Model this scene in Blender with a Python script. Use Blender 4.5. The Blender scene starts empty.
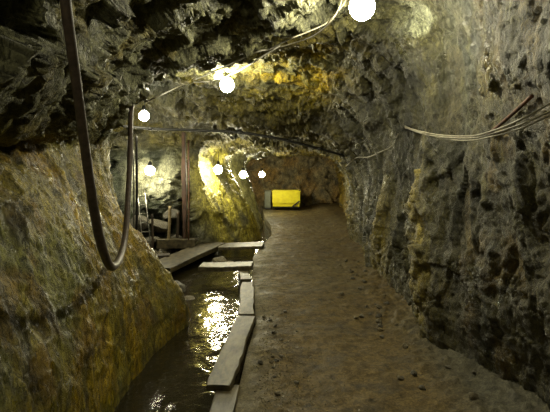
import bpy, bmesh, math, random
import numpy as np
from mathutils import Vector, Matrix

random.seed(7)
scene = bpy.context.scene
COL = scene.collection
F = 500.0            # focal length in pixels of the 550 px wide frame
CX, HY, EYE = 275.0, 168.0, 1.6


def P(px, py, Y):
    """world point that stands Y metres ahead on the sight line through (px, py)"""
    return Vector(((px - CX) / F * Y, Y, EYE + (HY - py) / F * Y))


# ------------------------------------------------------------------ noise
def _h(ix, iy, iz, seed):
    h = (ix.astype(np.int64) * 374761393 + iy.astype(np.int64) * 668265263
         + iz.astype(np.int64) * 2147483647 + seed * 1274126177) & 0xFFFFFFFF
    h = ((h ^ (h >> 13)) * 1274126177) & 0xFFFFFFFF
    h = ((h ^ (h >> 16)) * 2246822519) & 0xFFFFFFFF
    h = h ^ (h >> 15)
    return (h & 0xFFFFFF) / float(0x1000000)


def vnoise(p, seed=0):
    f = np.floor(p)
    t = p - f
    t = t * t * t * (t * (t * 6 - 15) + 10)
    i = f.astype(np.int64)
    r = 0
    for dx in (0, 1):
        wx = t[:, 0] if dx else 1 - t[:, 0]
        for dy in (0, 1):
            wy = t[:, 1] if dy else 1 - t[:, 1]
            for dz in (0, 1):
                wz = t[:, 2] if dz else 1 - t[:, 2]
                r = r + wx * wy * wz * _h(i[:, 0] + dx, i[:, 1] + dy, i[:, 2] + dz, seed)
    return r * 2 - 1


def fbm(p, octv=4, seed=0, gain=.5):
    a, s, n = 1.0, 0, 0
    for k in range(octv):
        s = s + a * vnoise(p * (2.03 ** k) + 17.3 * k, seed + k)
        n += a
        a *= gain
    return s / n


def ridged(p, octv=4, seed=0):
    a, s, n = 1.0, 0, 0
    for k in range(octv):
        s = s + a * (1 - 2 * np.abs(vnoise(p * (2.1 ** k) + 5.1 * k, seed + k)))
        n += a
        a *= .5
    return s / n


def facets(p, seed=0, tilt=.8):
    """broken-rock relief: every Voronoi cell is a tilted facet at its own height"""
    i = np.floor(p).astype(np.int64)
    best = np.full(len(p), 1e9)
    val = np.zeros(len(p))
    for dx in (-1, 0, 1):
        for dy in (-1, 0, 1):
            for dz in (-1, 0, 1):
                a, b, c = i[:, 0] + dx, i[:, 1] + dy, i[:, 2] + dz
                q = np.stack([a + _h(a, b, c, seed + 1), b + _h(a, b, c, seed + 2), c + _h(a, b, c, seed + 3)], 1)
                d = p - q
                d2 = (d * d).sum(1)
                g = np.stack([_h(a, b, c, seed + 4), _h(a, b, c, seed + 5), _h(a, b, c, seed + 6)], 1) * 2 - 1
                v = (_h(a, b, c, seed + 7) - .5) + tilt * (d * g).sum(1)
                m = d2 < best
                best[m] = d2[m]
                val[m] = v[m]
    return val


def sstep(a, b, x):
    t = np.clip((x - a) / (b - a), 0, 1)
    return t * t * (3 - 2 * t)


def blob(p, c, r):
    """soft ellipsoid mask round c"""
    d = ((p - np.array(c)) / np.array(r))
    return np.exp(-(d * d).sum(1))


# ------------------------------------------------------------------ node helpers
def new_mat(name):
    m = bpy.data.materials.new(name)
    m.use_nodes = True
    nt = m.node_tree
    nt.nodes.clear()
    out = nt.nodes.new('ShaderNodeOutputMaterial')
    b = nt.nodes.new('ShaderNodeBsdfPrincipled')
    nt.links.new(b.outputs[0], out.inputs[0])
    return m, nt, b


def rock_material(name, rough=(.35, .75), bump=.5, scale=1.0, spec=.5, dist=.03, vein=.3):
    """rock whose mineral colour is a vertex attribute, with fine grain, wet patches and bump"""
    m, nt, b = new_mat(name)
    N, L = nt.nodes, nt.links
    geo = N.new('ShaderNodeTexCoord')
    at = N.new('ShaderNodeAttribute')
    at.attribute_name = 'mineral_and_shade'

    def noise(sc, det, rgh=.6):
        n = N.new('ShaderNodeTexNoise')
        n.inputs['Scale'].default_value = sc * scale
        n.inputs['Detail'].default_value = det
        n.inputs['Roughness'].default_value = rgh
        L.new(geo.outputs['Object'], n.inputs['Vector'])
        return n
    mp = N.new('ShaderNodeMapping')                       # steep bedding: detail drawn out along the dip
    mp.inputs['Scale'].default_value = (1.0, 1.0, .38)
    mp.inputs['Rotation'].default_value = (.25, .18, 0)
    L.new(geo.outputs['Object'], mp.inputs[0])

    def snoise(sc, det, rgh=.6, dst=0.0):
        n = noise(sc, det, rgh)
        n.inputs['Distortion'].default_value = dst
        L.new(mp.outputs[0], n.inputs['Vector'])
        return n

    def rng(src, a, b_, c, d_):
        r_ = N.new('ShaderNodeMapRange')
        r_.inputs[1].default_value, r_.inputs[2].default_value = a, b_
        r_.inputs[3].default_value, r_.inputs[4].default_value = c, d_
        L.new(src, r_.inputs[0])
        return r_.outputs[0]

    def math_(op, a, b_):
        m_ = N.new('ShaderNodeMath')
        m_.operation = op
        for k, v in enumerate((a, b_)):
            if isinstance(v, (int, float)):
                m_.inputs[k].default_value = v
            else:
                L.new(v, m_.inputs[k])
        return m_.outputs[0]
    n1 = snoise(8, 8, .75, .4)
    n2 = noise(38, 6, .75)
    n3 = noise(2.3, 4)
    n4 = snoise(13, 6, .7, .8)
    crack = rng(math_('ABSOLUTE', math_('SUBTRACT', n4.outputs[0], .5), 0), .0, .035, vein, 1.0)
    mul = math_('MULTIPLY', math_('MULTIPLY', rng(n1.outputs[0], .3, .7, .3, 1.75), rng(n2.outputs[0], .3, .7, .4, 1.6)), crack)
    sc = N.new('ShaderNodeVectorMath')
    sc.operation = 'SCALE'
    L.new(at.outputs['Color'], sc.inputs[0])
    L.new(mul, sc.inputs['Scale'])
    L.new(sc.outputs[0], b.inputs['Base Color'])
    L.new(rng(n3.outputs[0], .35, .65, *rough), b.inputs['Roughness'])
    b.inputs['Specular IOR Level'].default_value = spec
    h = math_('ADD', math_('ADD', n1.outputs[0], math_('MULTIPLY', n2.outputs[0], .45)), math_('MULTIPLY', crack, .25))
    bp = N.new('ShaderNodeBump')
    bp.inputs['Strength'].default_value = bump
    bp.inputs['Distance'].default_value = dist
    L.new(h, bp.inputs['Height'])
    L.new(bp.outputs[0], b.inputs['Normal'])
    return m


def plain(name, c1, c2=None, rough=.6, metal=0.0, scale=20, bump=.2, stretch=None, spec=.5, dist=.01):
    m, nt, b = new_mat(name)
    N, L = nt.nodes, nt.links
    c2 = c2 or tuple(x * .6 for x in c1)
    tc = N.new('ShaderNodeTexCoord')
    mp = N.new('ShaderNodeMapping')
    mp.inputs['Scale'].default_value = stretch or (1, 1, 1)
    L.new(tc.outputs['Object'], mp.inputs[0])
    n = N.new('ShaderNodeTexNoise')
    n.inputs['Scale'].default_value = scale
    n.inputs['Detail'].default_value = 6
    n.inputs['Roughness'].default_value = .65
    L.new(mp.outputs[0], n.inputs['Vector'])
    cr = N.new('ShaderNodeValToRGB')
    cr.color_ramp.elements[0].position, cr.color_ramp.elements[1].position = .38, .62
    cr.color_ramp.elements[0].color = (*c2, 1)
    cr.color_ramp.elements[1].color = (*c1, 1)
    L.new(n.outputs[0], cr.inputs[0])
    L.new(cr.outputs[0], b.inputs['Base Color'])
    b.inputs['Roughness'].default_value = rough
    b.inputs['Metallic'].default_value = metal
    b.inputs['Specular IOR Level'].default_value = spec
    if bump:
        bp = N.new('ShaderNodeBump')
        bp.inputs['Strength'].default_value = bump
        bp.inputs['Distance'].default_value = dist
        L.new(n.outputs[0], bp.inputs['Height'])
        L.new(bp.outputs[0], b.inputs['Normal'])
    return m


def emitter(name, col, s):
    m = bpy.data.materials.new(name)
    m.use_nodes = True
    nt = m.node_tree
    nt.nodes.clear()
    out = nt.nodes.new('ShaderNodeOutputMaterial')
    e = nt.nodes.new('ShaderNodeEmission')
    e.inputs[0].default_value = (*col, 1)
    e.inputs[1].default_value = s
    m.cycles.emission_sampling = 'FRONT'
    nt.links.new(e.outputs[0], out.inputs[0])
    return m


M = dict(
    rock=rock_material('rock_face', (.25, .65), .8, 1.0, .55, .04),
    path=rock_material('trodden_earth', (.5, .85), .6, 1.6, .25, .015, .75),
    bed=rock_material('channel_mud', (.15, .5), .5, 1.5, .5),
    stone=rock_material('loose_stone', (.35, .7), .5, 2.0, .5),
    wood=plain('wet_timber', (.11, .088, .042), (.024, .019, .010), .45, 0, 14, .6, (1, .35, 1)),
    palewood=plain('pale_timber', (.30, .24, .13), (.16, .12, .06), .55, 0, 12, .4),
    darkwood=plain('dark_timber', (.07, .05, .03), (.03, .022, .015), .6, 0, 12, .4),
    rust=plain('rusted_iron', (.16, .065, .035), (.06, .03, .02), .6, .3, 22, .4),
    redwood=plain('red_brown_timber', (.075, .036, .02), (.03, .016, .01), .7, 0, 14, .4, (1, 1, .3)),
    hose=plain('rubber_hose', (.095, .07, .055), (.05, .038, .032), .45, 0, 30, .15),
    darkmetal=plain('dark_iron', (.035, .032, .03), (.015, .014, .013), .4, .5, 25, .2),
    steel=plain('dull_steel', (.35, .34, .31), (.16, .15, .13), .35, .8, 30, .2),
    cable=plain('grey_cable', (.30, .28, .21), (.18, .16, .11), .5, 0, 40, .05),
    whitecable=plain('white_wire', (.7, .68, .6), (.5, .48, .4), .4, 0, 40, .05),
    blackcable=plain('black_cable', (.02, .02, .018), (.012, .012, .011), .5, 0, 40, .05),
    yellow=plain('yellow_paint', (.88, .78, .02), (.74, .62, .015), .45, 0, 6, .05),
    black=plain('black_paint', (.02, .02, .02), (.012, .012, .012), .5, 0, 20, .05),
    greypaint=plain('grey_green_paint', (.17, .18, .13), (.11, .12, .09), .5, 0, 8, .05),
)
LAMP_COL = (1.0, .93, .64)
M['lamp'] = emitter('glowing_lamp_glass', LAMP_COL, 95)
M['lamp_dim'] = emitter('glowing_lamp_glass_dim', LAMP_COL, 55)
M['lamp_big'] = emitter('glowing_lamp_glass_strong', LAMP_COL, 125)

# ------------------------------------------------------------------ object helpers


def link(name, me, mat=None, parent=None, smooth=True):
    o = bpy.data.objects.new(name, me)
    COL.objects.link(o)
    if mat is not None and not me.materials:
        me.materials.append(mat)
    if smooth:
        me.polygons.foreach_set('use_smooth', np.ones(len(me.polygons), dtype=bool))
    if parent:
        o.parent = parent
    return o


def obj(name, bm, mat, parent=None, smooth=False):
    me = bpy.data.meshes.new(name)
    bmesh.ops.recalc_face_normals(bm, faces=bm.faces)
    bm.to_mesh(me)
    bm.free()
    return link(name, me, mat, parent, smooth)


def thing(name, label, cat, loc=(0, 0, 0), group=None):
    o = bpy.data.objects.new(name, None)
    COL.objects.link(o)
    o.location = loc
    o.empty_display_size = .1
    return tag(o, label, cat, group)


def tag(o, label, cat, group=None, kind=None):
    if label:
        o['label'] = label
    if cat:
        o['category'] = cat
    if group:
        o['group'] = group
    if kind:
        o['kind'] = kind
    return o


def grid_mesh(name, V, ny, nx, colors=None, flip=False):
    idx = np.arange(ny * nx).reshape(ny, nx)
    a, b, c, d = idx[:-1, :-1], idx[:-1, 1:], idx[1:, 1:], idx[1:, :-1]
    q = np.stack([a, b, c, d] if not flip else [a, d, c, b], -1).reshape(-1, 4)
    me = bpy.data.meshes.new(name)
    me.vertices.add(len(V))
    me.vertices.foreach_set('co', V.astype(np.float32).ravel())
    me.loops.add(q.size)
    me.loops.foreach_set('vertex_index', q.astype(np.int32).ravel())
    me.polygons.add(len(q))
    me.polygons.foreach_set('loop_start', (np.arange(len(q)) * 4).astype(np.int32))
    me.polygons.foreach_set('loop_total', np.full(len(q), 4, dtype=np.int32))
    me.update(calc_edges=True)
    if colors is not None:
        at = me.color_attributes.new('mineral_and_shade', 'FLOAT_COLOR', 'POINT')
        c4 = np.ones((len(V), 4), dtype=np.float32)
        c4[:, :3] = colors
        at.data.foreach_set('color', c4.ravel())
    me.validate()
    return me


def catmull(pts, per=10):
    pts = [Vector(p) for p in pts]
    out = []
    n = len(pts)
    for i in range(n - 1):
        p0, p1, p2, p3 = pts[max(i - 1, 0)], pts[i], pts[i + 1], pts[min(i + 2, n - 1)]
        for k in range(per):
            t = k / per
            out.append(.5 * ((2 * p1) + (p2 - p0) * t + (2 * p0 - 5 * p1 + 4 * p2 - p3) * t * t
                             + (3 * p1 - p0 - 3 * p2 + p3) * t ** 3))
    out.append(pts[-1])
    return out


def add_tube(bm, pts, r, seg=10, wob=0.0):
    """closed tube along a polyline; r a number or a function of 0..1"""
    pts = [Vector(p) for p in pts]
    rings, n = [], len(pts)
    up = Vector((0, 0, 1))
    prev = None
    for i, p in enumerate(pts):
        t = (pts[min(i + 1, n - 1)] - pts[max(i - 1, 0)]).normalized()
        if prev is None:
            a = t.cross(up)
            if a.length < .05:
                a = t.cross(Vector((1, 0, 0)))
        else:
            a = prev - t * prev.dot(t)
        a.normalize()
        prev = a
        b = t.cross(a)
        rr = r(i / (n - 1)) if callable(r) else r
        rings.append([bm.verts.new(p + (a * math.cos(2 * math.pi * k / seg) + b * math.sin(2 * math.pi * k / seg))
                                   * rr * (1 + random.uniform(-wob, wob))) for k in range(seg)])
    for i in range(n - 1):
        for k in range(seg):
            bm.faces.new((rings[i][k], rings[i][(k + 1) % seg], rings[i + 1][(k + 1) % seg], rings[i + 1][k]))
    bm.faces.new(rings[0][::-1])
    bm.faces.new(rings[-1])


def tube_obj(name, pts, r, mat, parent=None, per=10, seg=10):
    bm = bmesh.new()
    add_tube(bm, catmull(pts, per) if per else pts, r, seg)
    return obj(name, bm, mat, parent, True)


def add_box(bm, c, s, rot=None, bev=0.0):
    mtx = Matrix.Translation(Vector(c)) @ (rot.to_4x4() if rot is not None else Matrix())
    r = bmesh.ops.create_cube(bm, size=1.0, matrix=mtx @ Matrix.Diagonal((*s, 1)))
    if bev:
        es = list({e for v in r['verts'] for e in v.link_edges})
        bmesh.ops.bevel(bm, geom=es, offset=bev, segments=2, affect='EDGES', profile=.5)


def add_lathe(bm, prof, c=(0, 0, 0), seg=24):
    rings = []
    c = Vector(c)
    for r, z in prof:
        rings.append([bm.verts.new(c + Vector((r * math.cos(2 * math.pi * k / seg), r * math.sin(2 * math.pi * k / seg), z)))
                      for k in range(seg)])
    for i in range(len(rings) - 1):
        for k in range(seg):
            bm.faces.new((rings[i][k], rings[i][(k + 1) % seg], rings[i + 1][(k + 1) % seg], rings[i + 1][k]))
    bm.faces.new(rings[0][::-1])
    bm.faces.new(rings[-1])


def board_bm(a, b, width, thick, warp=.012, seed=0, n=14, side=None, ragged=.012):
    """a rough-sawn board from a to b (top centre line), worn edges, slight warp"""
    a, b = Vector(a), Vector(b)
    t = (b - a).normalized()
    s = side.normalized() if side is not None else t.cross(Vector((0, 0, 1))).normalized()
    u = s.cross(t).normalized()
    rnd = random.Random(seed)
    bm = bmesh.new()
    rows = []
    k1, k2 = rnd.uniform(0, 6), rnd.uniform(0, 6)
    for i in range(n + 1):
        f = i / n
        c = a.lerp(b, f) + u * (math.sin(f * 3 + k1) * warp)
        w = width / 2
        e1 = w + math.sin(f * 9 + k1) * ragged * .5 + rnd.uniform(-ragged, ragged) * .5
        e2 = w + math.sin(f * 8 + k2) * ragged * .5 + rnd.uniform(-ragged, ragged) * .5
        bv = min(.008, thick * .25)
        prof = [(-e1, -bv), (-e1 + bv, 0), (-e1 * .4, rnd.uniform(-.002, .002)), (e2 * .4, rnd.uniform(-.002, .002)),
                (e2 - bv, 0), (e2, -bv), (e2, -thick + bv), (e2 - bv, -thick), (-e1 + bv, -thick), (-e1, -thick + bv)]
        rows.append([bm.verts.new(c + s * x + u * z + t * (rnd.uniform(-.006, .006) if i in (0, n) else 0)) for x, z in prof])
    m = len(rows[0])
    for i in range(n):
        for k in range(m):
            bm.faces.new((rows[i][k], rows[i][(k + 1) % m], rows[i + 1][(k + 1) % m], rows[i + 1][k]))
    bm.faces.new(rows[0][::-1])
    bm.faces.new(rows[-1])
    return bm


# ------------------------------------------------------------------ the rock shell
# cross-sections (x, z) from the left foot over the roof to the right foot
RING = [
    (-5.0, [(-.9, -.6), (-1.0, .1), (-1.2, .8), (-1.4, 1.45), (-1.5, 1.9), (-1.25, 2.2), (-.7, 2.6), (.1, 2.9), (.9, 2.95), (1.5, 2.7), (1.8, 2.1), (1.75, 1.3), (1.75, .6), (1.8, .0), (1.8, -.4)]),
    (1.0, [(-.9, -.6), (-1.0, .1), (-1.15, .8), (-1.5, 1.4), (-1.8, 1.72), (-1.35, 1.8), (-.95, 2.6), (-.1, 3.0), (.9, 3.1), (1.5, 2.8), (1.6, 2.1), (1.65, 1.3), (1.7, .6), (1.8, .0), (1.8, -.4)]),
    (2.6, [(-.95, -.6), (-1.06, .1), (-1.2, .8), (-1.55, 1.4), (-1.85, 1.74), (-1.42, 1.82), (-1.0, 2.6), (-.15, 3.0), (.8, 3.2), (1.36, 2.9), (1.42, 2.12), (1.56, 1.4), (1.66, .6), (1.78, .0), (1.8, -.4)]),
    (3.4, [(-1.1, -.6), (-1.18, .05), (-1.28, .8), (-1.6, 1.45), (-1.88, 1.82), (-1.46, 1.92), (-1.02, 2.62), (-.2, 3.02), (.75, 3.25), (1.36, 3.0), (1.46, 2.2), (1.55, 1.4), (1.6, .6), (1.7, .0), (1.7, -.4)]),
    (4.1, [(-1.18, -.6), (-1.22, .05), (-1.35, .8), (-1.68, 1.45), (-1.9, 1.9), (-1.5, 1.99), (-1.0, 2.62), (-.25, 2.98), (.65, 3.25), (1.3, 3.05), (1.52, 2.4), (1.54, 1.5), (1.52, .7), (1.55, .05), (1.6, -.4)]),
    (4.7, [(-1.15, -.6), (-1.2, .05), (-1.4, .75), (-1.72, 1.42), (-1.88, 1.92), (-1.55, 2.1), (-1.0, 2.66), (-.35, 2.88), (.5, 3.15), (1.15, 3.1), (1.48, 2.5), (1.45, 1.5), (1.4, .7), (1.38, .05), (1.4, -.4)]),
    (5.3, [(-1.05, -.6), (-1.1, .05), (-1.4, .7), (-1.78, 1.35), (-1.82, 1.88), (-1.7, 2.2), (-1.1, 2.68), (-.45, 2.78), (.45, 3.0), (1.1, 3.02), (1.5, 2.5), (1.56, 1.5), (1.52, .7), (1.48, .05), (1.5, -.4)]),
    (5.6, [(-.98, -.6), (-1.02, .05), (-1.38, .6), (-1.8, 1.2), (-1.86, 1.9), (-1.8, 2.3), (-1.15, 2.74), (-.45, 2.84), (.45, 3.04), (1.1, 3.02), (1.52, 2.5), (1.62, 1.5), (1.58, .7), (1.54, .05), (1.5, -.4)]),
    (5.95, [(-.98, -.6), (-1.05, .0), (-1.45, .42), (-1.95, .75), (-2.4, 1.9), (-2.3, 2.5), (-1.3, 2.85), (-.45, 3.05), (.45, 3.15), (1.1, 3.0), (1.52, 2.5), (1.65, 1.5), (1.6, .7), (1.56, .05), (1.5, -.4)]),
    (6.4, [(-1.1, -.6), (-1.45, -.3), (-2.2, .0), (-3.3, .8), (-3.5, 2.0), (-2.6, 2.75), (-1.4, 2.98), (-.4, 3.1), (.5, 3.15), (1.15, 2.92), (1.56, 2.3), (1.66, 1.4), (1.6, .7), (1.58, .0), (1.6, -.4)]),
    (7.0, [(-1.15, -.6), (-1.6, -.35), (-2.6, 0), (-3.8, .9), (-3.9, 2.0), (-3.0, 2.75), (-1.5, 2.95), (-.4, 3.02), (.5, 3.02), (1.1, 2.75), (1.55, 2.1), (1.58, 1.4), (1.52, .7), (1.5, .0), (1.5, -.4)]),
    (8.5, [(-1.15, -.6), (-1.9, -.35), (-3.0, 0), (-3.9, .9), (-3.9, 2.0), (-3.2, 2.85), (-1.6, 3.0), (-.4, 2.85), (.5, 2.7), (1.05, 2.5), (1.55, 1.9), (1.68, 1.3), (1.6, .6), (1.55, .0), (1.55, -.4)]),
    (9.4, [(-1.1, -.6), (-1.8, -.3), (-3.0, .02), (-3.9, .9), (-3.9, 2.0), (-3.2, 2.8), (-1.6, 2.65), (-.4, 2.4), (.4, 2.4), (.95, 2.25), (1.55, 1.8), (1.78, 1.3), (1.72, .6), (1.7, .0), (1.7, -.4)]),
    (10.25, [(-1.05, -.6), (-1.45, -.2), (-2.8, .05), (-3.7, .8), (-3.7, 1.8), (-3.0, 2.4), (-1.6, 2.35), (-.5, 2.33), (.4, 2.3), (.95, 2.15), (1.5, 1.8), (1.66, 1.2), (1.66, .6), (1.66, .0), (1.7, -.4)]),
    (10.7, [(-1.05, -.6), (-1.1, -.05), (-1.28, .6), (-1.46, 1.2), (-1.56, 1.7), (-1.55, 2.1), (-1.1, 2.28), (-.4, 2.3), (.4, 2.28), (.95, 2.12), (1.46, 1.8), (1.6, 1.2), (1.62, .6), (1.66, .0), (1.7, -.4)]),
    (11.2, [(-.85, -.6), (-.92, -.05), (-1.2, .6), (-1.45, 1.2), (-1.58, 1.7), (-1.45, 2.08), (-1.0, 2.25), (-.35, 2.28), (.4, 2.25), (.95, 2.1), (1.5, 1.75), (1.66, 1.2), (1.68, .6), (1.74, .0), (1.8, -.4)]),
    (12.0, [(-.5, -.6), (-.56, -.05), (-.86, .6), (-1.18, 1.2), (-1.36, 1.65), (-1.3, 2.02), (-.9, 2.2), (-.3, 2.25), (.45, 2.22), (1.0, 2.1), (1.6, 1.75), (1.8, 1.2), (1.8, .6), (1.85, .0), (1.9, -.4)]),
    (12.8, [(-.28, -.6), (-.33, -.05), (-.6, .6), (-.9, 1.15), (-1.12, 1.55), (-1.05, 1.95), (-.65, 2.15), (-.1, 2.22), (.5, 2.2), (1.15, 2.1), (1.75, 1.75), (1.95, 1.2), (1.95, .6), (1.95, .0), (2.0, -.4)]),
    (13.4, [(-.45, -.6), (-.5, -.05), (-.95, .6), (-1.3, 1.15), (-1.45, 1.6), (-1.2, 2.0), (-.7, 2.2), (-.1, 2.25), (.55, 2.2), (1.2, 2.12), (1.85, 1.78), (2.05, 1.2), (2.05, .6), (2.05, .0), (2.05, -.4)]),
    (14.2, [(-.4, -.6), (-.45, -.05), (-.8, .6), (-1.2, 1.15), (-1.35, 1.6), (-1.2, 2.0), (-.7, 2.18), (0, 2.22), (.7, 2.2), (1.35, 2.15), (1.98, 1.8), (2.15, 1.2), (2.12, .6), (2.1, .0), (2.1, -.4)]),
    (15.3, [(-.3, -.6), (-.35, -.05), (-.5, .5), (-.72, 1.1), (-.88, 1.55), (-.85, 1.85), (-.5, 2.08), (.1, 2.2), (.8, 2.2), (1.5, 2.15), (2.1, 1.8), (2.3, 1.2), (2.25, .6), (2.2, .0), (2.2, -.4)]),
    (16.5, [(-.7, -.6), (-.75, -.05), (-.95, .5), (-1.1, 1.1), (-1.2, 1.6), (-1.0, 1.95), (-.4, 2.15), (.3, 2.2), (1.0, 2.2), (1.7, 2.15), (2.3, 1.8), (2.5, 1.2), (2.4, .6), (2.3, .0), (2.3, -.4)]),
    (21.5, [(-.9, -.6), (-1.0, -.05), (-1.1, .5), (-1.2, 1.1), (-1.2, 1.6), (-.9, 1.95), (-.2, 2.15), (.5, 2.2), (1.2, 2.2), (1.9, 2.15), (2.5, 1.8), (2.8, 1.2), (2.8, .6), (2.8, .0), (2.8, -.4)]),
]
NC = 700                       # vertices round a ring


def ring_curve(pts):
    c = catmull([Vector((x, 0, z)) for x, z in pts], 24)
    a = np.array([(v.x, v.z) for v in c])
    return a


keyY = [k[0] for k in RING]
curves = [ring_curve(k[1]) for k in RING]       # each 14*24+1 long, same parametrisation
M0 = len(curves[0])
rowsY, rowsC = [], []
for i in range(len(RING) - 1):
    y0, y1 = keyY[i], keyY[i + 1]
    trav = np.sqrt(((curves[i + 1] - curves[i]) ** 2).sum(1) + (y1 - y0) ** 2)
    L_ = np.percentile(trav, 85)
    ym = max((y0 + y1) / 2, 0.5)
    step = .09 if y1 <= 1.01 else max(.0125, .0045 * ym)
    n = max(2, int(L_ / step))
    for k in range(n):
        t = k / n
        # cubic through the neighbours, kept inside them
        te = t
        rowsY.append(y0 + (y1 - y0) * t)
        rowsC.append(curves[i] * (1 - te) + curves[i + 1] * te)
rowsY.append(keyY[-1])
rowsC.append(curves[-1])
NR = len(rowsY)
C = np.array(rowsC)                              # NR x M0 x 2
# resample round the ring
u = np.linspace(0, M0 - 1, NC)
i0 = np.minimum(np.floor(u).astype(int), M0 - 2)
f = (u - i0)[None, :, None]
C = C[:, i0] * (1 - f) + C[:, i0 + 1] * f
# soften the creases between the key sections
for _ in range(6):
    C[1:-1] = .25 * C[:-2] + .5 * C[1:-1] + .25 * C[2:]
G = np.zeros((NR, NC, 3))
G[:, :, 0] = C[:, :, 0]
G[:, :, 2] = C[:, :, 1]
G[:, :, 1] = np.array(rowsY)[:, None]


def grid_normals(G):
    dy = np.gradient(G, axis=0)
    dx = np.gradient(G, axis=1)
    n = np.cross(dx, dy)
    n /= np.linalg.norm(n, axis=2, keepdims=True) + 1e-9
    return n


Nn = grid_normals(G)
mid = G[NR // 3, NC // 2]
if Nn[NR // 3, NC // 2, 2] > 0:                  # roof normal must point down, into the tunnel
    Nn = -Nn
p = G.reshape(-1, 3)
nn = Nn.reshape(-1, 3)
# warp the sampling so that the blocks are not regular
wp = p + .12 * np.stack([fbm(p * 1.7, 3, 11), fbm(p * 1.7, 3, 21), fbm(p * 1.7, 3, 31)], 1)
X, Y, Z = p[:, 0], p[:, 1], p[:, 2]
left = sstep(-.2, -1.0, X)
right = sstep(.6, 1.3, X)
# where the rock is blocky (roof and overhang) and where it is smooth (near left face)
roof = sstep(1.72, 2.05, Z) * sstep(1.3, .5, X)
chamber = sstep(5.9, 6.4, Y) * sstep(10.9, 10.5, Y) * sstep(-1.5, -2.2, X)
nearleft = left * sstep(1.95, 1.7, Z) * sstep(6.4, 6.0, Y)
blocky = np.clip(.30 + .6 * roof + .5 * chamber * sstep(1.8, 1.0, Z), 0, 1)
blocky = blocky * (1 - nearleft) + .18 * nearleft
streak = p * np.array([1.0, 1.0, .38])
wstreak = wp * np.array([1.0, 1.0, .45])
blocky = np.where((X > .9) & (roof < .5), .16, blocky)
blocky *= 1 - .6 * np.clip(1.6 * blob(p, (.1, 7.6, 2.8), (1.3, 1.4, .7)), 0, 1)
walls = 1 - roof
d = .10 * fbm(p * .9, 3, 3)
d += blocky * (.24 - .07 * roof) * facets(wp * 1.6, 40, 1.0) + blocky * .10 * facets(wp * 4.2, 60, .9) * (.4 + .6 * roof)
d += chamber * walls * .28 * facets(wp * 2.1, 45, 1.1)
d += walls * right * .09 * facets(wstreak * 2.6, 70, 1.1)
d += .022 * facets((wp + .03 * fbm(p * 9, 2, 33)[:, None]) * 12, 80, .9) * (.5 + blocky)
d += .05 * walls * ridged(streak * 2.4, 3, 5) + .035 * ridged(wp * 5.5, 4, 15) + .016 * ridged(wstreak * 19, 3, 9)
nr = right * sstep(4.7, 3.6, Y)
nu = 1 - .6 * sstep(1.2, 1.9, Z)
d = d * (1 - .85 * nr) + nr * (.09 * fbm(streak * 1.8, 3, 201) + .05 * nu * ridged(wp * np.array([4, 4, 2.4]), 4, 211)
                               + .03 * (1 - nu) * ridged(wp * np.array([5, 5, 1.1]), 4, 213)
                               + .022 * nu * ridged(wp * 12, 3, 221) + .02 * facets(wp * 9, 231, .9))
d *= 1 - .42 * nearleft
spur = sstep(10.55, 10.75, Y) * sstep(.1, -.3, X) * sstep(2.15, 1.9, Z)
lean = np.stack([(X + .55 * Z) * 4.0, Y * 2.0, Z * .5], 1)
d = d * (1 - .55 * spur) + spur * (.07 * ridged(lean, 4, 25) - .06)
# foot and seam damping so floor edges stay where they are
d *= .35 + .65 * sstep(-.2, .5, Z)
p2 = p + nn * d[:, None]

# ---- mineral colours of the rock, with light and shade painted into some regions


def mix(c, col, w):
    return c * (1 - w[:, None]) + np.array(col) * w[:, None]


n_a, n_b, n_c = fbm(wp * 1.3, 5, 101), fbm(streak * 2.4, 5, 121), fbm(wp * 4.0, 4, 141)
n_d = fbm(streak * 6.0, 4, 161)
col = np.tile(np.array((.10, .094, .062)), (len(p), 1))
col = mix(col, (.055, .056, .05), sstep(.0, .5, n_a))
col = mix(col, (.16, .145, .085), sstep(.05, .45, n_b) * .6)
lw = (left * sstep(1.95, 1.75, Z) * sstep(6.4, 6.0, Y))             # near left face: ochre, olive and rust
col = mix(col, (.19, .155, .055), lw * .9)
col = mix(col, (.31, .22, .055), lw * sstep(-.05, .4, n_b) * .85)
col = mix(col, (.17, .17, .085), lw * sstep(.0, .4, n_a) * .8)
col = mix(col, (.16, .09, .03), lw * sstep(.15, .45, n_c) * .5)
col = mix(col, (.035, .036, .028), lw * sstep(.1, .45, n_d) * .6)
ov = sstep(1.75, 2.05, Z) * sstep(5.7, 5.3, Y) * sstep(1.0, .2, X)   # overhang and near roof: grey
col = mix(col, (.16, .155, .115), ov * .8)
col = mix(col, (.19, .15, .06), ov * sstep(.2, .5, n_c) * .5)
pk = blob(p, (.35, 6.9, 3.0), (.8, 1.0, .6))
pk3 = blob(p, (-.1, 7.9, 2.85), (1.3, 1.4, .7))
col = mix(col, (.21, .175, .06), np.clip(pk3 * 1.8, 0, 1) * sstep(-.4, .1, n_a) * .85)                           # ochre pocket in the roof
col = mix(col, (.42, .30, .06), np.clip(pk * 1.6, 0, 1) * sstep(-.25, .2, n_c) * .95)
pk2 = blob(p, (-.8, 6.6, 2.95), (1.2, .9, .5))
col = mix(col, (.28, .265, .16), np.clip(pk2 * 1.4, 0, 1) * .8)
sp = sstep(10.55, 10.75, Y) * sstep(.1, -.3, X) * sstep(2.15, 1.9, Z)     # yellow spur and the wall behind it
col = mix(col, (.46, .40, .16), sp * sstep(-.5, .0, n_b) * .95)
col = mix(col, (.06, .054, .03), sp * sstep(.05, .3, fbm(lean * 1.1, 4, 171)) * .85)
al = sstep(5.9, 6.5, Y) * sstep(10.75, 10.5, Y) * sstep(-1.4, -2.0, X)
col = mix(col, (.024, .027, .019), al * .94)  # chamber rock darkened: painted shade beyond the reach of its lamps
col = mix(col, (.52, .50, .42), al * np.clip(1.5 * blob(p, (-2.55, 10.3, 1.4), (.42, .9, .42)), 0, 1) * sstep(-.3, .1, n_c))  # pool of lamplight painted pale on the chamber back wall
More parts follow.
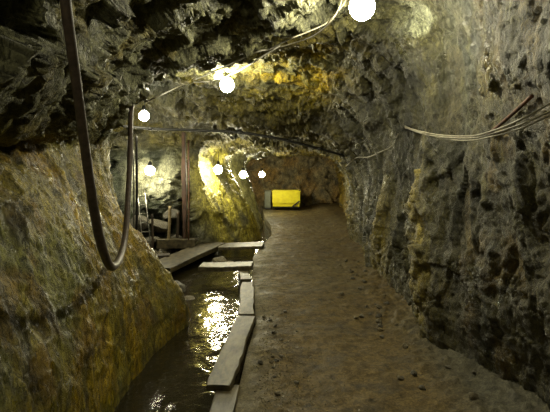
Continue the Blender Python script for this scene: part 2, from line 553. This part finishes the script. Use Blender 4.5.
col = mix(col, (.03, .027, .016), sstep(5.9, 6.3, Y) * sstep(10.6, 10.4, Y) * sstep(-1.0, -1.2, X) * sstep(.35, .1, Z) * .8)  # shade painted dark on the pit ground below the planks
rw = right * sstep(12.5, 11, Y)
rshade = 1 - .42 * right * sstep(4.9, 5.8, Y) * sstep(12, 11, Y)  # painted shade: recessed stretch of the right wall made darker
col = mix(col, (.068, .063, .036), rw * .85)
col = mix(col, (.028, .028, .018), rw * sstep(.05, .4, n_a) * .8)
col = mix(col, (.115, .098, .045), rw * sstep(.1, .45, n_b) * .6)
col = mix(col, (.022, .022, .018), rw * sstep(.15, .4, n_d) * .7)
for c_, r_ in (((1.4, 4.75, .35), (.35, .28, .5)), ((1.5, 4.9, 1.0), (.3, .14, .9)), ((1.5, 7.1, .7), (.3, .4, .8)),
               ((1.6, 10.9, .9), (.4, .7, 1.2)), ((1.5, 8.0, .1), (.4, 1.4, .25))):
    col = mix(col, (.28, .23, .105), np.clip(blob(p, c_, r_) * 1.5, 0, 1) * sstep(-.3, .2, n_b) * .9)
col = mix(col, (.26, .25, .17), sstep(12.7, 13.0, Y) * sstep(.2, -.2, X) * .75)
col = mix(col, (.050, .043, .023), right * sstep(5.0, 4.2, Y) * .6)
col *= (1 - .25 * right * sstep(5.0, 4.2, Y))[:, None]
col = mix(col, (.095, .066, .026), nr * sstep(-.1, .35, n_c) * .7)
col = mix(col, (.034, .038, .036), nr * sstep(.0, .35, fbm(wstreak * 1.6, 4, 241)) * .8)
col = mix(col, (.11, .10, .055), nr * sstep(.15, .45, n_d) * .5)
col *= (1 - .4 * sstep(8.0, 8.8, Y) * sstep(12, 10.5, Y) * sstep(1.9, 2.2, Z))[:, None]  # low roof band dimmed, shade put into the colour
col *= rshade[:, None]
fr = sstep(12.5, 14, Y) * sstep(-.3, .6, X)
col = mix(col, (.27, .195, .075), fr * .8)
col = mix(col, (.06, .055, .04), fr * sstep(.1, .4, n_c) * .7)
rf = sstep(8.5, 9.6, Y) * sstep(1.9, 2.2, Z)
col = mix(col, (.15, .125, .055), rf * .6)
col = mix(col, (.045, .042, .032), rf * sstep(.0, .3, n_b) * .8)
pale = blob(p, (1.3, 4.5, 2.9), (.3, .35, .25))
col = mix(col, (.22, .22, .18), np.clip(pale * 1.3, 0, 1) * sstep(0, .3, n_c))
col *= (1 + .35 * fbm(wstreak * 13, 4, 181) + .25 * ridged(wp * 9, 3, 191))[:, None]
lum = col @ np.array((.3, .6, .1))
col = lum[:, None] + (col - lum[:, None]) * 1.4
col *= np.array((.97, 1.02, .9))
col = np.clip(col, .010, .9)

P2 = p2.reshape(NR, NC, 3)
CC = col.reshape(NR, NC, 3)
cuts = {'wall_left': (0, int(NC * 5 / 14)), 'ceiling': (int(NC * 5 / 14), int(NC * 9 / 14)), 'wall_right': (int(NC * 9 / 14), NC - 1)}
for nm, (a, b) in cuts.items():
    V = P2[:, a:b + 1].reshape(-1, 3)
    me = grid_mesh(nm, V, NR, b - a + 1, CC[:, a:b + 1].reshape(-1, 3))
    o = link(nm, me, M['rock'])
    o['kind'] = 'structure'


def sheet(name, fn, us, vs, mat, colfn, kind='structure'):
    """a height sheet: fn(U, V) -> points; displaced already"""
    U, V = np.meshgrid(us, vs)
    pts = fn(U.ravel(), V.ravel())
    me = grid_mesh(name, pts, len(vs), len(us), colfn(pts))
    o = link(name, me, mat)
    if kind:
        o['kind'] = kind
    return o


# end wall of the drive
def end_wall(U, V):
    q = np.stack([U, np.full_like(U, 20.7), V], 1)
    q[:, 1] -= .25 * facets(q * 1.6, 300) + .2 * fbm(q * 1.2, 4, 310) + .05 * facets(q * 6, 320)
    return q


def brown(pts):
    n1, n2 = fbm(pts * 1.5, 5, 330), fbm(pts * 5, 4, 340)
    c = np.tile(np.array((.27, .22, .11)), (len(pts), 1))
    c = mix(c, (.34, .22, .07), sstep(-.1, .4, n1))
    c = mix(c, (.06, .055, .04), sstep(.05, .4, n2) * .7)
    return c


sheet('wall_back', end_wall, np.linspace(-2, 3.6, 120), np.linspace(-.5, 3, 80), M['rock'], brown)

# ---- path
EDGE = [(-5, -.28), (3.6, -.28), (5.3, -.2), (7, -.32), (9, -.4), (10.4, -.3), (12, -.08), (14, -.1), (16, -.3), (21.5, -.6)]


def edge_x(y):
    return np.interp(y, [e[0] for e in EDGE], [e[1] for e in EDGE])


def path_pts(U, V):
    xe = edge_x(V)
    x = xe + U * (3.2 - xe)
    q = np.stack([x, V, np.zeros_like(x)], 1)
    z = .03 * fbm(q * 1.1, 3, 401) + .012 * fbm(q * 5, 4, 411) + .006 * facets(q * np.array([9, 9, 9]), 421)
    z += .05 * sstep(.95, 1.6, x) + .10 * sstep(1.35, 1.9, x)            # rubble toe against the right wall
    toe = sstep(.9, 1.5, x) * sstep(9, 5, V)
    z += toe * (.06 * np.maximum(facets(q * 6, 431), 0) + .03 * np.maximum(facets(q * 15, 433), 0))
    z -= .02 * sstep(.3, .0, x - xe)
    q[:, 2] = z
    lip = U < 1e-6
    q[lip, 2] = -.55
    return q


def path_col(pts):
    n1, n2, n3 = fbm(pts * 1.2, 4, 441), fbm(pts * 6, 4, 451), fbm(pts * 18, 3, 461)
    c = np.tile(np.array((.125, .09, .037)), (len(pts), 1))
    c = mix(c, (.145, .115, .055), sstep(-.1, .4, n1) * .7)
    c = mix(c, (.075, .06, .035), sstep(.05, .45, n2) * .6)
    c = mix(c, (.05, .045, .035), sstep(.3, .5, n3) * .6)
    x = pts[:, 0]
    c = mix(c, (.16, .145, .09), sstep(.35, .0, x + .25) * .6)            # greyer along the boards
    c = mix(c, (.085, .085, .065), sstep(1.0, 1.5, x) * sstep(6, 4, pts[:, 1]) * .8)
    return c


us = np.concatenate([[0.0], np.linspace(.0005, 1, 260) ** 1.0])
ys = np.concatenate([np.linspace(-5, 2.2, 60)[:-1], np.geomspace(2.2, 21.5, 420)])
sheet('floor', path_pts, us, ys, M['path'], path_col)


# ---- channel bed and the ground of the side chamber
def bed_pts(U, V):
    q = np.stack([U, V, np.zeros_like(U)], 1)
    z = -.42 + .08 * fbm(q * 2.5, 4, 501) + .10 * np.maximum(facets(q * 3.2, 511), 0)
    cham = sstep(-1.85, -2.25, U + .12 * fbm(q * 2, 3, 521)) * sstep(5.8, 6.6, V) * sstep(11.2, 10.7, V)
    z += cham * (.42 + .05 * fbm(q * 2, 3, 531) + .10 * facets(q * 2.6, 541))
    q[:, 2] = z
    return q


def bed_col(pts):
    n1, n2 = fbm(pts * 2, 4, 551), fbm(pts * 7, 4, 561)
    c = np.tile(np.array((.05, .042, .022)), (len(pts), 1))
    c = mix(c, (.14, .12, .08), sstep(0, .4, n1) * .8)
    c = mix(c, (.03, .028, .022), sstep(.05, .4, n2) * .7)
    return c


sheet('floor_channel', bed_pts, np.linspace(-4.3, -.15, 220), np.concatenate([np.linspace(-5, 2, 40)[:-1], np.geomspace(2, 20, 300)]),
      M['bed'], bed_col)

# ---- water
mw, nt, b = new_mat('dark_water')
b.inputs['Base Color'].default_value = (.022, .018, .008, 1)
b.inputs['Roughness'].default_value = .04
b.inputs['IOR'].default_value = 1.33
b.inputs['Specular IOR Level'].default_value = .7
tc = nt.nodes.new('ShaderNodeTexCoord')
nz = nt.nodes.new('ShaderNodeTexNoise')
nz.inputs['Scale'].default_value = 22
nz.inputs['Detail'].default_value = 3
bp = nt.nodes.new('ShaderNodeBump')
bp.inputs['Strength'].default_value = .2
bp.inputs['Distance'].default_value = .02
nt.links.new(tc.outputs['Object'], nz.inputs['Vector'])
nt.links.new(nz.outputs[0], bp.inputs['Height'])
nt.links.new(bp.outputs[0], b.inputs['Normal'])


def water_pts(U, V):
    xe = edge_x(V) - .0
    x = -2.0 + U * (xe + 2.0)
    q = np.stack([x, V, np.zeros_like(x)], 1)
    q[:, 2] = -.17 + .006 * fbm(q * 7, 3, 601)
    return q


o = sheet('stream_water', water_pts, np.linspace(0, 1, 160), np.concatenate([np.linspace(-5, 2, 30)[:-1], np.geomspace(2, 17, 360)]),
          mw, lambda q: np.tile(np.array((.02, .02, .01)), (len(q), 1)), 'stuff')
tag(o, 'shallow dark rippling stream running in the ditch beside the path', 'water', kind='stuff')


bpy.context.view_layer.update()
DG = bpy.context.evaluated_depsgraph_get()


def W(px, py, off=.04):
    """point on the rock met by the sight line through (px, py), a little in front of it"""
    d_ = P(px, py, 1.0) - Vector((0, 0, EYE))
    d_.normalize()
    ok, loc, nrm, *_ = scene.ray_cast(DG, Vector((0, 0, EYE)), d_)
    return loc - d_ * (off / max(.25, abs(nrm.dot(d_))) if off else 0)


# ------------------------------------------------------------------ lamps
LG = 'bare glowing lamps strung along the tunnel'
DIV = []


def lamp(pos, r, label, mat, cord=.25, group=LG):
    t = thing('hanging_lamp', label, 'lamp', pos, group)
    bm = bmesh.new()
    prof = []
    for k in range(1, 14):
        a = math.pi * k / 14
        prof.append((r * math.sin(a) * (1 if a > 1.0 else .96), -r * .15 + -r * -math.cos(a) * 1.06))
    add_lathe(bm, prof[::-1], (0, 0, 0), 20)
    obj('lamp_globe', bm, mat, t, True)
    bm = bmesh.new()
    add_lathe(bm, [(r * .50, r * .86), (r * .52, r * 1.0), (r * .42, r * 1.35), (r * .30, r * 1.75), (r * .16, r * 1.9)], (0, 0, 0), 16)
    obj('lamp_socket', bm, M['black'], t, True)
    bm = bmesh.new()
    add_tube(bm, catmull([(0, 0, r * 1.8), (.01, .004, r * 1.8 + cord * .5), (0, .01, r * 1.8 + cord)], 5), .006, 8)
    obj('cord', bm, M['blackcable'], t, True)
    return t


lamp(P(362, 5, 3.9), .10, 'large bright lamp at the top edge above the right side of path', M['lamp_big'], .2)
lamp(P(227, 84, 7.1), .10, 'bright lamp under the ochre roof pocket with white wires above', M['lamp'], .2)
lamp(P(144, 115, 8.4), .085, 'lamp high in the left side chamber above the dark pipe', M['lamp_dim'], .15)
lamp(P(150, 170, 9.7), .09, 'lamp low in the left side chamber against white-lit rubble', M['lamp'], .15)
lamp(P(218, 169, 11.25), .095, 'lamp in front of the yellow rock spur', M['lamp'], .25)
lamp(P(243, 174, 13.3), .095, 'lamp between the two yellow rock edges deep in tunnel', M['lamp'], .2)
lamp(P(262, 174, 17.2), .10, 'farthest lamp just above and left of the yellow tub', M['lamp_big'], .3)
lamp((-.35, -1.3, 2.5), .09, 'added unseen fill lamp over the path behind the viewer', M['lamp'], .2)  # extra lamp added out of view to brighten the near walls

# ------------------------------------------------------------------ hose
hz = [P(52, -170, 1.62), P(60, -60, 1.66), P(66, 5, 1.76), P(76, 80, 1.95), P(86, 155, 2.2), P(95, 215, 2.43), P(103, 250, 2.68), P(112, 267, 3.15),
      P(121, 255, 3.75), P(126, 228, 4.15), P(129, 180, 4.5), P(130.5, 140, 4.75), P(131, 112, 5.0), P(133, 98, 5.15)]
ho = tube_obj('rubber_hose', hz, lambda f: .020 + .005 * sstep(.2, .5, f), M['hose'], None, 14, 14)
tag(ho, 'dark rubber hose hanging in a long loop against the left wall', 'hose')

# roof pipe
pp = [P(105, 124, 8.6), P(150, 128.5, 8.9), P(200, 130.5, 9.15), P(240, 132.5, 9.3), P(280, 139, 9.5), P(320, 149, 9.8), P(352, 158, 10.2)]
t = thing('roof_pipe', 'long dark pipe slung across the tunnel under the low roof', 'pipe', pp[0])
bm = bmesh.new()
add_tube(bm, [v - pp[0] for v in catmull(pp, 10)], .024, 12)
obj('pipe_run', bm, M['blackcable'], t, True)
for k in (1, 3, 5):
    c = pp[k] - pp[0]
    dr = (pp[k + 1] - pp[k - 1]).normalized()
    bm = bmesh.new()
    add_tube(bm, [c - dr * .05, c + dr * .05], .034, 12)
    obj('coupling', bm, M['blackcable'], t, True)

# ------------------------------------------------------------------ cables


def cable(pts, label, r=.006, mat='cable', group=None, name='power_cable'):
    o = tube_obj(name, pts, r, M[mat], None, 8, 8)
    return tag(o, label, 'cable', group)




def slung(pts, off, tail=0):
    """points of a cable slung just clear of the roof: nearest roof distance of the neighbours, smoothed"""
    dd = [W(x, max(y, 1), 0).y for x, y in pts]
    d1 = [min(dd[max(0, k - 1):k + 2]) for k in range(len(dd))]
    return [P(x, y, d1[k] - off) for k, (x, y) in enumerate(pts)]


cable(slung([(349, -14), (345, 2), (335, 14), (325, 24), (305, 33), (290, 39), (268, 50)], .05),
      'grey cable drooping left from the large top lamp along the roof', .007)
cable(slung([(344, -14), (340, 6), (330, 22), (316, 34), (300, 41), (280, 47)], .09),
      'second grey cable running under the first beside the large top lamp', .007)
cable(slung([(268, 50), (257, 52), (235, 62), (215, 71), (196, 79)], .06),
      'upper white wire above the ochre-pocket lamp', .008, 'whitecable')
cable(slung([(280, 46), (268, 53), (252, 63), (236, 72), (222, 77), (208, 81), (194, 82)], .10),
      'lower white wire touching the ochre-pocket lamp', .009, 'whitecable')
cable(slung([(196, 79), (180, 86), (163, 94), (146, 102)], .06),
      'thin dim wire sloping down left to the side chamber lamp', .008)
RC = 'grey cables sagging along the right wall'
for lab, r_, off, pts in (
        ('upper of three grey cables sagging along the right wall', .006, .10, [(405, 126), (415, 130), (440, 135), (470, 136), (492, 131), (520, 120), (549, 104)]),
        ('middle of three grey cables sagging along the right wall', .006, .08, [(405, 127), (420, 133), (442, 137), (472, 138), (495, 133), (522, 124), (549, 112)]),
        ('lowest of three grey cables sagging along the right wall', .005, .09, [(405, 128), (418, 132), (440, 138), (468, 140.5), (494, 136), (522, 128), (549, 116)])):
    w_ = [W(x, y, 0) for x, y in pts]
    dd = [v.y for v in w_]
    # a cable hangs clear of the hollows: keep the nearest wall distance, smoothly
    dd = [min(dd[max(0, k - 1):k + 2]) if 0 < k < len(dd) - 1 else dd[k] for k in range(len(dd))]
    q_ = [P(x, y, d_ - off * (0.2 if k == 0 else 1)) for k, ((x, y), d_) in enumerate(zip(pts, dd))]
    q_.append(q_[-1] + (q_[-1] - q_[-2]) * 1.2)
    cable(q_, lab, r_, 'cable', RC)
cable([W(x, y, .05) for x, y in ((398, 134), (392, 146), (380, 152), (368, 157), (356, 158), (346, 166), (337, 173))],
      'short pale cable on the right wall left of the sagging cables', .008)
rw_ = [W(490, 133, .1).y, W(532, 96, .03).y]
rod = tube_obj('iron_rod', [P(489, 134, rw_[0]), P(510, 116, sum(rw_) / 2 - .03), P(532, 96, rw_[1])], .012, M['rust'], None, 4, 8)
tag(rod, 'rusty iron rod crossing the cables on the right wall', 'rod')
cable([P(262, 176, 17.0), P(263.5, 184, 17.0), P(265, 192, 17.1)], 'thin pale wire hanging below the farthest lamp', .01)

# ------------------------------------------------------------------ timber of the ditch


def board(name, a, b, w, th, label, mat='wood', seed=1, cat='board', group=None, side=None):
    o = obj(name, board_bm(a, b, w, th, seed=seed, side=side), M[mat])
    return tag(o, label, cat, group)


KG = 'boards edging the path along the ditch'
board('edging_board', (-.375, 1.2, .0), (-.345, 3.72, -.005), .17, .22, 'nearest edging board at the bottom of the picture beside the water', 'wood', 1, 'board', KG)
board('edging_board', (-.41, 3.62, .035), (-.30, 5.28, .03), .19, .05, 'wet pale edging board with a square near end jutting over the water', 'wood', 2, 'board', KG)
board('edging_board', (-.305, 5.36, .025), (-.385, 6.95, .03), .17, .22, 'middle edging board just before the short stub', 'wood', 3, 'board', KG)
board('edging_board', (-.405, 7.02, .03), (-.49, 7.72, .03), .15, .2, 'short edging stub under the end of the cross plank', 'wood', 4, 'board', KG)
board('cross_plank', (-1.18, 7.95, .075), (-.36, 7.92, .085), .40, .07, 'pale plank lying straight across the ditch', 'wood', 5, 'plank')
board('cross_plank', (-1.12, 10.3, .03), (-.25, 10.25, .03), .62, .06, 'wide grey plank crossing the ditch below the yellow spur', 'wood', 6, 'plank')
board('sloping_plank', (-1.92, 8.0, .0), (-1.30, 10.55, .05), .52, .09, 'long wide plank slanting over the dark pit left of ditch', 'wood', 7, 'plank')
board('timber_beam', (-2.3, 9.75, .20), (-1.62, 10.0, .19), .14, .18, 'squared timber lying behind the slanting plank', 'wood', 8, 'beam')
board('timber_beam', (-2.7, 8.9, .05), (-1.9, 9.0, .06), .22, .10, 'dark timber lying wet on the chamber floor', 'darkwood', 9, 'beam')


def stake(px, p0, p1, Yd, r, label, mat, lean=0):
    a, b_ = P(px, p1, Yd), P(px + lean, p0, Yd)
    t = tube_obj('timber_stake', [a, a.lerp(b_, .5) + Vector((.006, 0, 0)), b_], r, M[mat], None, 5, 8)
    return tag(t, label, 'stake', None)


stake(168, 206, 246, 9.9, .03, 'pale upright wooden stake on the chamber floor', 'palewood', 2)
stake(152.5, 214, 254, 9.2, .022, 'dark upright stake left of the pale stake', 'darkwood', -.5)
stake(177, 212, 242, 10.0, .03, 'short dark stake behind the pale stake', 'darkwood', 1)
# props
pr = obj('timber_prop', board_bm(P(184.5, 244, 10.1), P(183.0, 132, 10.1), .08, .10, seed=12, side=Vector((1, 0, 0))), M['redwood'])
tag(pr, 'reddish-brown upright prop under the pipe beside the spur', 'prop')
for a, lab, mt, r in ((( 136.5, 136, 250, 8.3), 'dark upright pipe close behind the hose', 'darkmetal', .02), ((188.5, 140, 240, 9.9), 'thin rusty pipe standing right of the reddish prop', 'rust', .016), ((127.5, 140, 246, 8.8), 'thinner upright pipe seen left of the hose end', 'steel', .015),
                      ((133.5, 150, 246, 8.6), 'thin shiny upright pipe between hose and dark pipe', 'steel', .014)):
    o = tube_obj('standing_pipe', [P(a[0], a[2], a[3]), P(a[0] + .4, (a[1] + a[2]) / 2, a[3]), P(a[0], a[1], a[3])], r, M[mt], None, 4, 10)
    tag(o, lab, 'pipe', None)
# ladder
t = thing('metal_ladder', 'small metal ladder leaning in the side chamber beside pipes', 'ladder', P(148, 246, 9.0))
base = Vector(t.location)
L0, L1 = P(143, 247, 8.9) - base, P(137, 190, 9.4) - base
R0, R1 = P(151, 247, 9.1) - base, P(144.5, 190, 9.6) - base
for a, c in ((L0, L1), (R0, R1)):
    bm = bmesh.new()
    add_tube(bm, [a, c], .012, 8)
    obj('rail', bm, M['steel'], t, True)
for k in range(6):
    f_ = (k + .6) / 6.3
    bm = bmesh.new()
    add_tube(bm, [L0.lerp(L1, f_), R0.lerp(R1, f_)], .009, 8)
    obj('rung', bm, M['steel'], t, True)

# ------------------------------------------------------------------ yellow tub at the end of the tunnel
tb = thing('mine_tub', 'bright yellow metal tub on the path at the tunnel end', 'tub', (.42, 19.2, 0.02))
bm = bmesh.new()
w0, w1, dep = .50, .52, .42
h0, h1 = .13, .70
vs = [bm.verts.new((sx * (w0 if z == h0 else w1), sy * (dep - .05 if z == h0 else dep), z)) for z in (h0, h1) for sx, sy in ((-1, -1), (1, -1), (1, 1), (-1, 1))]
bm.faces.new(vs[:4])
for k in range(4):
    bm.faces.new((vs[k], vs[(k + 1) % 4], vs[4 + (k + 1) % 4], vs[4 + k]))
top = bm.faces.new(vs[4:])
r = bmesh.ops.inset_individual(bm, faces=[top], thickness=.03)
bmesh.ops.translate(bm, verts=top.verts, vec=(0, 0, -.45))
obj('tub_body', bm, M['yellow'], tb)
bm = bmesh.new()
for sx, sy, sz in ((0, -dep, (1.08, .04, .05)), (0, dep, (1.08, .04, .05)), (-.52, 0, (.04, .84, .05)), (.52, 0, (.04, .84, .05))):
    add_box(bm, (sx, sy, .70), sz, None, .008)
obj('rim', bm, M['yellow'], tb)
bm = bmesh.new()
add_box(bm, (0, 0, .10), (1.05, .6, .06), None, .01)
obj('underframe', bm, M['black'], tb)
bm = bmesh.new()
add_box(bm, (.37, -dep - .005, .235), (.34, .03, .05), Matrix.Rotation(-math.radians(38), 3, 'Y'), .005)
obj('brace', bm, M['black'], tb)
for sx in (-.34, .34):
    for sy in (-.24, .24):
        bm = bmesh.new()
        add_tube(bm, [(sx, sy - .03, .09), (sx, sy + .03, .09)], .09, 16)
        obj('wheel', bm, M['darkmetal'], tb, True)
bx = thing('metal_box', 'dull grey-green box standing left of the yellow tub', 'box', (-.28, 19.4, .02))
bm = bmesh.new()
add_box(bm, (0, 0, .36), (.24, .4, .62), None, .015)
obj('box_body', bm, M['greypaint'], bx)
bm = bmesh.new()
add_box(bm, (0, 0, .69), (.27, .43, .04), None, .01)
obj('lid', bm, M['greypaint'], bx)
bm = bmesh.new()
add_box(bm, (0, 0, .03), (.22, .36, .06), None, .008)
obj('plinth', bm, M['black'], bx)

# ------------------------------------------------------------------ loose stones


def stone_mesh(seed, colr, sub=3):
    bm = bmesh.new()
    bmesh.ops.create_icosphere(bm, subdivisions=sub, radius=1)
    me = bpy.data.meshes.new('loose_stone')
    bm.to_mesh(me)
    bm.free()
    n = len(me.vertices)
    co = np.zeros(n * 3, dtype=np.float32)
    me.vertices.foreach_get('co', co)
    q = co.reshape(-1, 3).astype(float)
    rr = np.random.RandomState(seed)
    for _ in range(11):                                    # chop it with planes
        d_ = rr.normal(size=3)
        d_ /= np.linalg.norm(d_)
        h = rr.uniform(.55, .85)
        s_ = q @ d_
        q -= np.where(s_ > h, s_ - h, 0)[:, None] * d_
    q += (q / np.linalg.norm(q, axis=1, keepdims=True)) * (.05 * fbm(q * 3 + seed * 3.3, 3, seed))[:, None]
    q[:, 2] *= .7
    q[:, 2] -= q[:, 2].min()
    me.vertices.foreach_set('co', q.astype(np.float32).ravel())
    at = me.color_attributes.new('mineral_and_shade', 'FLOAT_COLOR', 'POINT')
    c4 = np.ones((n, 4), dtype=np.float32)
    c4[:, :3] = np.array(colr)
    at.data.foreach_set('color', c4.ravel())
    me.materials.append(M['stone'])
    return me


def ground(x, y):
    ok_, loc_, *_ = scene.ray_cast(DG, Vector((x, y, 1.2)), Vector((0, 0, -1)))
    return loc_.z if ok_ else 0.0


greys = [stone_mesh(s, c) for s, c in ((1, (.13, .115, .08)), (2, (.11, .10, .075)), (3, (.16, .135, .08)), (4, (.19, .155, .085)))]


def stone(me, loc, size, label, group=None, squash=1):
    o = bpy.data.objects.new('loose_stone', me)
    COL.objects.link(o)
    o.location = loc
    o.rotation_euler = (random.uniform(-.15, .15), random.uniform(-.15, .15), random.uniform(0, 6.28))
    o.scale = (size, size * random.uniform(.75, 1.0), size * random.uniform(.7, .95) * squash)
    return tag(o, label, 'stone', group)


BIG = [(-1.16, 6.75, -.36, .22, 3, 'flat rock in the water at the back of left wall foot'),
       (-1.45, 7.2, -.30, .30, 1, 'large dark rock below the near end of slanting plank'),
       (-.82, 9.1, -.40, .24, 3, 'pale rock lying in the ditch behind the straight plank'),
       (-1.05, 9.6, -.38, .26, 2, 'rounded rock in the ditch below the wide grey plank'),
       (-1.9, 7.4, -.08, .26, 0, 'dark boulder beside the slanting plank end'),
       (-2.55, 8.1, -.05, .24, 1, 'dark boulder on the chamber floor near the standing pipes'),
       (-2.5, 9.9, 0, .26, 0, 'grey boulder at the foot of the white-lit rubble'),
       (-2.05, 10.15, 0, .28, 1, 'dark boulder behind the pale stake'),
       (-3.0, 9.9, .0, .34, 0, 'big grey boulder under the low chamber lamp'),
       (-2.75, 10.0, .36, .27, 1, 'dark boulder perched on the heap under the low chamber lamp'),
       (-2.35, 10.1, .28, .28, 0, 'angular boulder on the heap right of the low chamber lamp'),
       (-2.1, 10.2, .55, .2, 1, 'small dark boulder atop the heap beside the reddish prop'),
       (-1.75, 10.2, 0, .18, 0, 'boulder at the foot of the reddish prop')]
for x, y, z, s, k, lab in BIG:
    stone(greys[k], (x, y, z), s, lab)
SG = 'small stones scattered along the foot of the right wall'
for k in range(46):
    y = random.uniform(3.3, 8.5)
    x = np.interp(y, [3.3, 4.7, 5.3, 8.5], [1.6, 1.2, 1.3, 1.4]) - abs(random.gauss(0, .22))
    stone(greys[k % 4], (x, y, ground(x, y) - .006), random.uniform(.015, .045), 'small grey stone in the rubble at the foot of right wall', SG)
PG = 'dark pebbles on the path beside the edging boards'
for k in range(30):
    y = random.uniform(3.4, 5.6)
    x = -.12 + random.uniform(0, .45) * random.random()
    stone(greys[k % 3], (x, y, ground(x, y) - .005), random.uniform(.012, .03), 'small dark pebble on the path beside the edging boards', PG)

# gravel sprinkled on the trodden path: uncountable
bm = bmesh.new()
for cx, cy, sx, sy, n in ((-.03, 4.0, .16, .5, 420), (.0, 3.6, .22, .22, 260), (-.05, 5.1, .2, .45, 260), (.25, 5.6, .35, .5, 120)):
    for k in range(n):
        x, y = random.gauss(cx, sx), random.gauss(cy, sy)
        if x < -.15 or y < 2.5:
            continue
        s = random.uniform(.0035, .010)
        mtx = Matrix.Translation((x, y, ground(x, y) + .001)) @ Matrix.Rotation(random.uniform(0, 6), 4, 'Z') @ Matrix.Rotation(random.uniform(0, 3), 4, 'X') @ Matrix.Diagonal((s, s * .8, s * .6, 1))
        bmesh.ops.create_icosphere(bm, subdivisions=1, radius=1, matrix=mtx)
gr = obj('gravel', bm, plain('wet_gravel', (.30, .26, .17), (.1, .09, .06), .22, 0, 30, 0, None, .8), None, False)
tag(gr, 'fine wet glinting gravel strewn on the near path', 'gravel', kind='stuff')

# ------------------------------------------------------------------ camera, world, view
cam = bpy.data.cameras.new('camera')
cam.sensor_fit = 'HORIZONTAL'
cam.sensor_width = 36
cam.lens = 36 * F / 550
cam.shift_y = -(206 - HY) / 550
cam.clip_start, cam.clip_end = .05, 100
co = bpy.data.objects.new('camera', cam)
COL.objects.link(co)
co.location = (0, 0, EYE)
co.rotation_euler = (math.pi / 2, 0, 0)
scene.camera = co
w = bpy.data.worlds.new('dark')
w.use_nodes = True
w.node_tree.nodes['Background'].inputs[0].default_value = (.002, .002, .002, 1)
scene.world = w
vs_ = scene.view_settings
scene.display_settings.display_device = 'sRGB'
vs_.view_transform = 'Standard'
vs_.look = 'None'
vs_.gamma = 1
vs_.exposure = 1.3
vs_.use_curve_mapping = False
cy = scene.cycles
cy.use_denoising = True
cy.max_bounces = 6
cy.diffuse_bounces = 4
cy.caustics_reflective = False
cy.caustics_refractive = False
cy.sample_clamp_indirect = 2.5
cy.denoising_prefilter = 'NONE'
